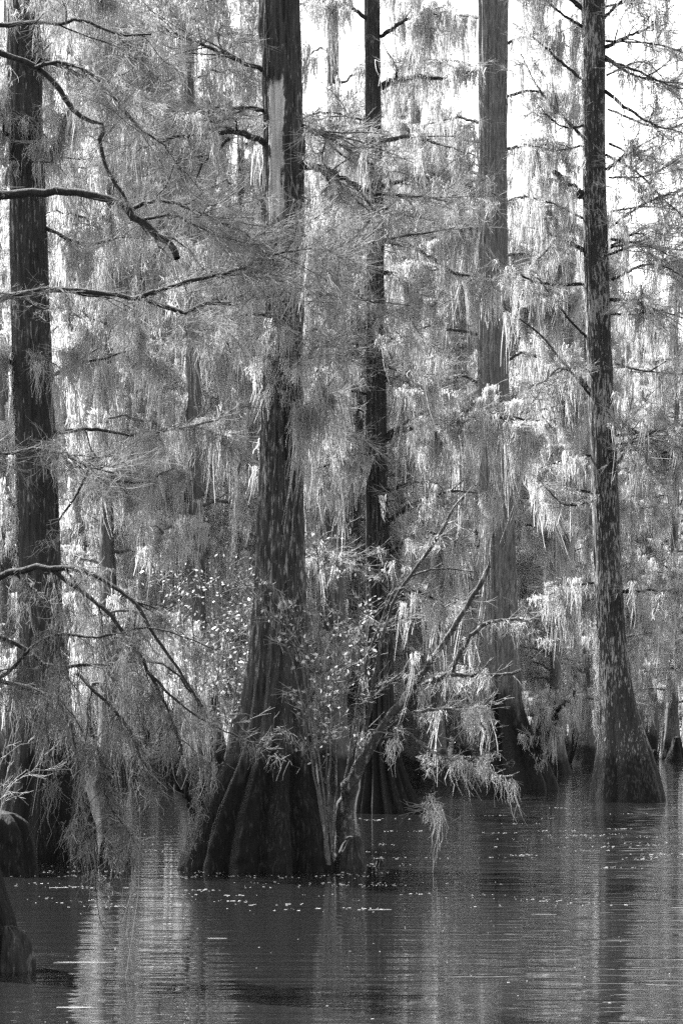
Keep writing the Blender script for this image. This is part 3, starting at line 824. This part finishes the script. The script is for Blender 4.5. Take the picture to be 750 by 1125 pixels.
# ---- the wood behind: every tree a thing with trunk and crown; six tree forms, copied
def far_tree_meshes(seed, Ht, rt0, low, nb, lmax, mossK=19):
    rng = np.random.default_rng(seed)
    tb_ = Buf()
    n = 60
    zz = -0.5 + (Ht + 0.5) * np.linspace(0, 1, n) ** 1.4
    r = rt0 * (1 - 0.85 * np.clip(zz / Ht, 0, 1)) + rt0 * 1.5 * np.exp(-np.clip(zz, 0, None) / 0.9)
    lean = np.cumsum(rng.normal(0, 0.015, (n, 2)), 0)
    lathe(tb_, zz, lean[:, 0], lean[:, 1], r, rng, sides=28, flutes=7, amp=0.3, rtop=rt0, rough=0.02)
    cr = Buf()
    for i in range(nb):
        u = (i + rng.random()) / nb
        z = low + (Ht - low) * u ** 0.95
        a = rng.uniform(0, TAU)
        ln = lmax * (1.05 - 0.8 * u) * rng.uniform(0.6, 1.15)
        k = np.interp(z, zz, np.arange(n))
        c = np.array([np.interp(k, np.arange(n), lean[:, 0]), np.interp(k, np.arange(n), lean[:, 1]), z])
        d = np.array([math.cos(a), math.sin(a), rng.uniform(-0.1, 0.45)])
        pts = [c, c + d * ln * 0.35 + [0, 0, 0.1], c + d * ln * 0.7, c + d * ln * [1, 1, 0.7]]
        main = dense(pts, 12, 0.04, rng)
        ramify(main, 0.05 * (1.2 - 0.6 * u), 0.015, rng, nsub=6, sublen=1.3, twig=0.22, twlen=0.7, twr=0.007, mossd=0.23, mossL=0.95, mossw=0.025, mossK=mossK, spread=0.085, mossj=[0.12, 0.12, 0.28], flat=0.6,
               wood=cr, tw=cr, ms=cr, wmat=0, tmat=1, mmat=2, sides=5, second=True, seg=4)
    return tb_.mesh('trunk', [M_FARBARK]), cr.mesh('crown', [M_FARBARK, M_TWIG, M_MOSSF], smooth=False)


forms = [far_tree_meshes(100, 24, 0.30, 2.2, 40, 3.6), far_tree_meshes(101, 21, 0.24, 2.5, 36, 3.3), far_tree_meshes(102, 26, 0.36, 3.0, 42, 3.9),
         far_tree_meshes(103, 18, 0.20, 1.8, 34, 2.9), far_tree_meshes(104, 23, 0.27, 2.2, 40, 3.5), far_tree_meshes(105, 15, 0.17, 1.6, 30, 2.6),
         far_tree_meshes(106, 31, 0.42, 17.0, 12, 2.6)]
GRP = 'moss hung cypresses of the wood behind'
rw = np.random.default_rng(77)


def far_tree(px, Y, form, s=1.0, label='moss draped grey cypress among its like in the dense wood behind', rot=None):
    x = (px - CX) / F * Y
    e = empty('bald_cypress', (x, Y, 0), label, 'tree', GRP)
    e.rotation_euler = (0, 0, rw.uniform(0, TAU) if rot is None else rot)
    e.scale = (s, s, s)
    put('trunk', forms[form][0], e)
    put('crown', forms[form][1], e)
    return e


far_tree(366, 86, 6, 1.0, 'pale trunk whose upper stem shows just right of the thick cypress, far behind it')
far_tree(178, 88, 0, 1.0, 'dark stem half seen through moss midway between the left trunk and the thick cypress')
far_tree(456, 92, 6, 1.0, 'faint pale trunk against the sky between the slender and the pale cypress')
far_tree(232, 96, 1, 1.05, 'thin dark stem in the moss just left of the thick cypress')
far_tree(612, 98, 4, 0.8, 'dim trunk in the wood close left of the flecked cypress')
far_tree(120, 80, 1, 1.1)
far_tree(70, 86, 4, 1.1)
far_tree(440, 108, 0, 1.0)
far_tree(508, 116, 2, 1.0)
far_tree(590, 108, 1, 1.05)
far_tree(8, 92, 2, 1.1)
far_tree(216, 79, 0, 1.08)
far_tree(CX - 8.0 * F / 42.5, 42.5, 5, 1.0, 'added small moss hung cypress out of view past the left edge, shading the near trunks')  # unseen tree, added to cast shade on the near trunk bases
far_tree(160, 98, 4, 1.15)
far_tree(98, 108, 2, 1.1)
far_tree(268, 90, 1, 1.22)
far_tree(738, 132, 4, 1.02)
far_tree(700, 142, 0, 0.98)
far_tree(285, 84, 4, 0.8)
k = 0
for Y in (94, 104, 114, 126, 140, 156, 175, 198, 225, 262):
    half = 375 + 3.5 * F / Y
    step = 3.6 * F / Y
    x = -half + CX + rw.uniform(0, step)
    while x < CX + half:
        hs = 1.0
        f_ = int(rw.integers(0, 6))
        yy = Y + rw.uniform(-4, 4)
        s = rw.uniform(0.85, 1.15)
        hpx = {0: 24, 1: 21, 2: 26, 3: 18, 4: 23, 5: 15}[f_] * s / yy * F
        lim = np.interp(x, [0, 225, 262, 330, 400, 520, 640, 700, 760], [2000, 1500, 1100, 900, 770, 740, 700, 620, 560])
        if (Y <= 104 and x > 560) or (x > 672 and Y < 130):
            x += step
            continue
        if hpx > lim:
            f_ = int(rw.choice([4, 1, 5])) if Y > 120 else 5
            s = min(1.4, lim * yy / F / {4: 23.0, 1: 21.0, 5: 15.0}[f_])
        far_tree(x, yy, f_, s)
        k += 1
        x += step * rw.uniform(0.7, 1.3)
print('far trees', k)

# ---- undergrowth at the far water's edge
names = ['low evergreen bush on the far water edge left of the slender cypress', 'low evergreen bush on the far water edge right of the slender cypress', 'glinting bush right behind the flecked trunk',
         'far dark thicket on the bright waterline at the right margin', 'far dark thicket just right of the flecked base', 'dark bush on the far edge behind the left trunk', 'evergreen bush seen between the left trunk and the thick base', 'dark bush on the far edge left of the flecked trunk']
for k, (px, Y, hh) in enumerate([(360, 100, 4.2), (470, 104, 3.6), (704, 150, 6.5), (742, 285, 9.0), (706, 290, 9.5), (20, 96, 4.5), (165, 98, 4.6), (640, 150, 4.0)]):
    c = np.array([(px - CX) / F * Y, Y, 0])
    far = Y > 250
    st = []
    for q in range(8):
        a = rw.uniform(0, TAU)
        rr = rw.uniform(0.3, 1.4) * (2.4 if far else 1)
        st.append([c + [0, 0, -0.2], c + [rr * 0.4 * math.cos(a), rr * 0.4 * math.sin(a), hh * 0.4], c + [rr * math.cos(a), rr * math.sin(a), hh * rw.uniform(0.7, 1.05)]])
    shrub(names[k], st, Y, 60 + k, 0.3 if far else 0.12, 5, M_LEAF, r=0.035, frac=0.6 if far else 0.5, nsub=12, sublen=2.2 if far else 1.2, leaf_from=0.45 if 690 < px and not far else 0.05, spread=0.5 if far else 0.22, twr=0.008)

# far knees and stumps along the water's edge
for k, (px, by, w, h, lab) in enumerate([(742, 836, 24, 26, 'leaning dark stump on the far water at the right margin'), (718, 834, 14, 10, 'low dark knee left of the leaning far stump'), (630, 838, 30, 45, 'dark stump in the gap left of the flecked base'), (470, 842, 26, 20, 'small dark stump right of the ribbed base, far back'),
                                         (362, 846, 20, 30, 'dark stump just right of the thick base, far back'), (500, 866, 22, 12, 'low root hump left of the broad black buttress')]):
    Y = H * F / (by - HZ)
    knee(lab, 'stump', [(by - h, px - w * 0.12, px + w * 0.14), (by - h * 0.8, px - w * 0.2, px + w * 0.25), (by - h * 0.4, px - w * 0.32, px + w * 0.36), (by, px - w * 0.55, px + w * 0.5)], Y, 90 + k, mat=M_DARK, name='stump', sides=48)

# ---- floating flecks: duckweed and bark crumbs, with ripple glints painted as threads
rd = np.random.default_rng(5)
b = Buf()


def flecks(n, x0, x1, y0, y1, s0, s1, rafts=0, st0=0.8, st1=3.0):
    """n flakes in a band of the water; with rafts they gather in drifting lines"""
    py = rd.uniform(y0, y1, n)
    px = rd.uniform(x0, x1, n)
    Y = H * F / (py - HZ)
    X = (px - CX) / F * Y
    if rafts:
        c = rd.integers(0, rafts, n)
        X = X[c] + rd.normal(0, 0.28, n) * rd.uniform(0.3, 1.6, rafts)[c]
        Y = Y[c] + rd.normal(0, 0.12, n)
    for i in range(n):
        s = s0 * (s1 / s0) ** (rd.random() ** 2)
        m = 6
        th = np.arange(m) * TAU / m + rd.uniform(0, 1)
        rr = s * rd.uniform(0.5, 1.3, m)
        st = rd.uniform(st0, st1)
        top = np.stack([X[i] + rr * np.cos(th) * st, Y[i] + rr * np.sin(th), np.full(m, 0.003)], 1)
        bot = top * [1, 1, 0] + [0, 0, -0.01]
        V = np.vstack([top, bot])
        Q = [[0, 1, 2, 3], [0, 3, 4, 5]] + [[j, (j + 1) % m, (j + 1) % m + m, j + m] for j in range(m)]
        b.add(V, np.array(Q))


flecks(600, 0, 750, 915, 1000, 0.003, 0.011, 60)
flecks(230, 0, 420, 945, 975, 0.003, 0.010, 24)
flecks(70, 0, 750, 985, 1125, 0.002, 0.006)
flecks(260, 380, 750, 885, 950, 0.004, 0.014, 25)
flecks(7, 60, 750, 970, 1120, 0.003, 0.008, 0, 8.0, 40.0)      # ripple glints painted as pale drawn out threads
M_FLECK = strand_mat('flecks_and_glints', 0.35, 0.8, 0.1)
tag(put('debris_and_glints', b.mesh('debris_and_glints', [M_FLECK], smooth=False)), 'pale flecks of duckweed and bark crumbs floating on the dark water, with ripple glints painted as pale threads', 'debris', kind='stuff')

# ------------------------------------------------------------------ light
SUN_EL, SUN_AZ = math.radians(46), math.radians(-48)      # azimuth from straight ahead (+Y), negative = left
w = bpy.data.worlds.new('World')
sc.world = w
w.use_nodes = True
nt = w.node_tree
nt.nodes.clear()
sky = nt.nodes.new('ShaderNodeTexSky')
sky.sky_type = 'NISHITA'
sky.sun_disc = False
sky.sun_elevation = SUN_EL
sky.sun_rotation = SUN_AZ
sky.dust_density = 3.0
bw = nt.nodes.new('ShaderNodeRGBToBW')
bg = nt.nodes.new('ShaderNodeBackground')
bg.inputs['Strength'].default_value = 0.12
wo = nt.nodes.new('ShaderNodeOutputWorld')
nt.links.new(sky.outputs[0], bw.inputs[0])
nt.links.new(bw.outputs[0], bg.inputs['Color'])
nt.links.new(bg.outputs[0], wo.inputs[0])
sd = bpy.data.lights.new('sun', 'SUN')
sd.energy = 5.0
sd.angle = math.radians(0.5)
so = bpy.data.objects.new('sun', sd)
COL.objects.link(so)
dirv = np.array([math.sin(SUN_AZ) * math.cos(SUN_EL), math.cos(SUN_AZ) * math.cos(SUN_EL), math.sin(SUN_EL)])
from mathutils import Vector
so.rotation_euler = Vector(-dirv).to_track_quat('-Z', 'Y').to_euler()
so.location = (-30, 20, 40)

# ------------------------------------------------------------------ camera and render
cd = bpy.data.cameras.new('camera')
cd.sensor_fit = 'VERTICAL'
cd.sensor_height = 36
cd.lens = 36 * F / 1125
cd.shift_y = (HZ - 562.5) / 1125
cd.clip_end = 3000
cam = bpy.data.objects.new('camera', cd)
cam.location = (0, 0, H)
cam.rotation_euler = (math.pi / 2, 0, 0)
COL.objects.link(cam)
sc.camera = cam
vs = sc.view_settings
vs.view_transform = 'Standard'
vs.look = 'None'
vs.exposure = 2.6
vs.gamma = 1
vs.use_curve_mapping = False
cy = sc.cycles
cy.max_bounces = 6
cy.diffuse_bounces = 3
cy.glossy_bounces = 3
cy.transmission_bounces = 3
cy.use_denoising = False
cy.denoiser = 'OPENIMAGEDENOISE'
cy.denoising_input_passes = 'RGB_ALBEDO_NORMAL'
cy.denoising_prefilter = 'ACCURATE'
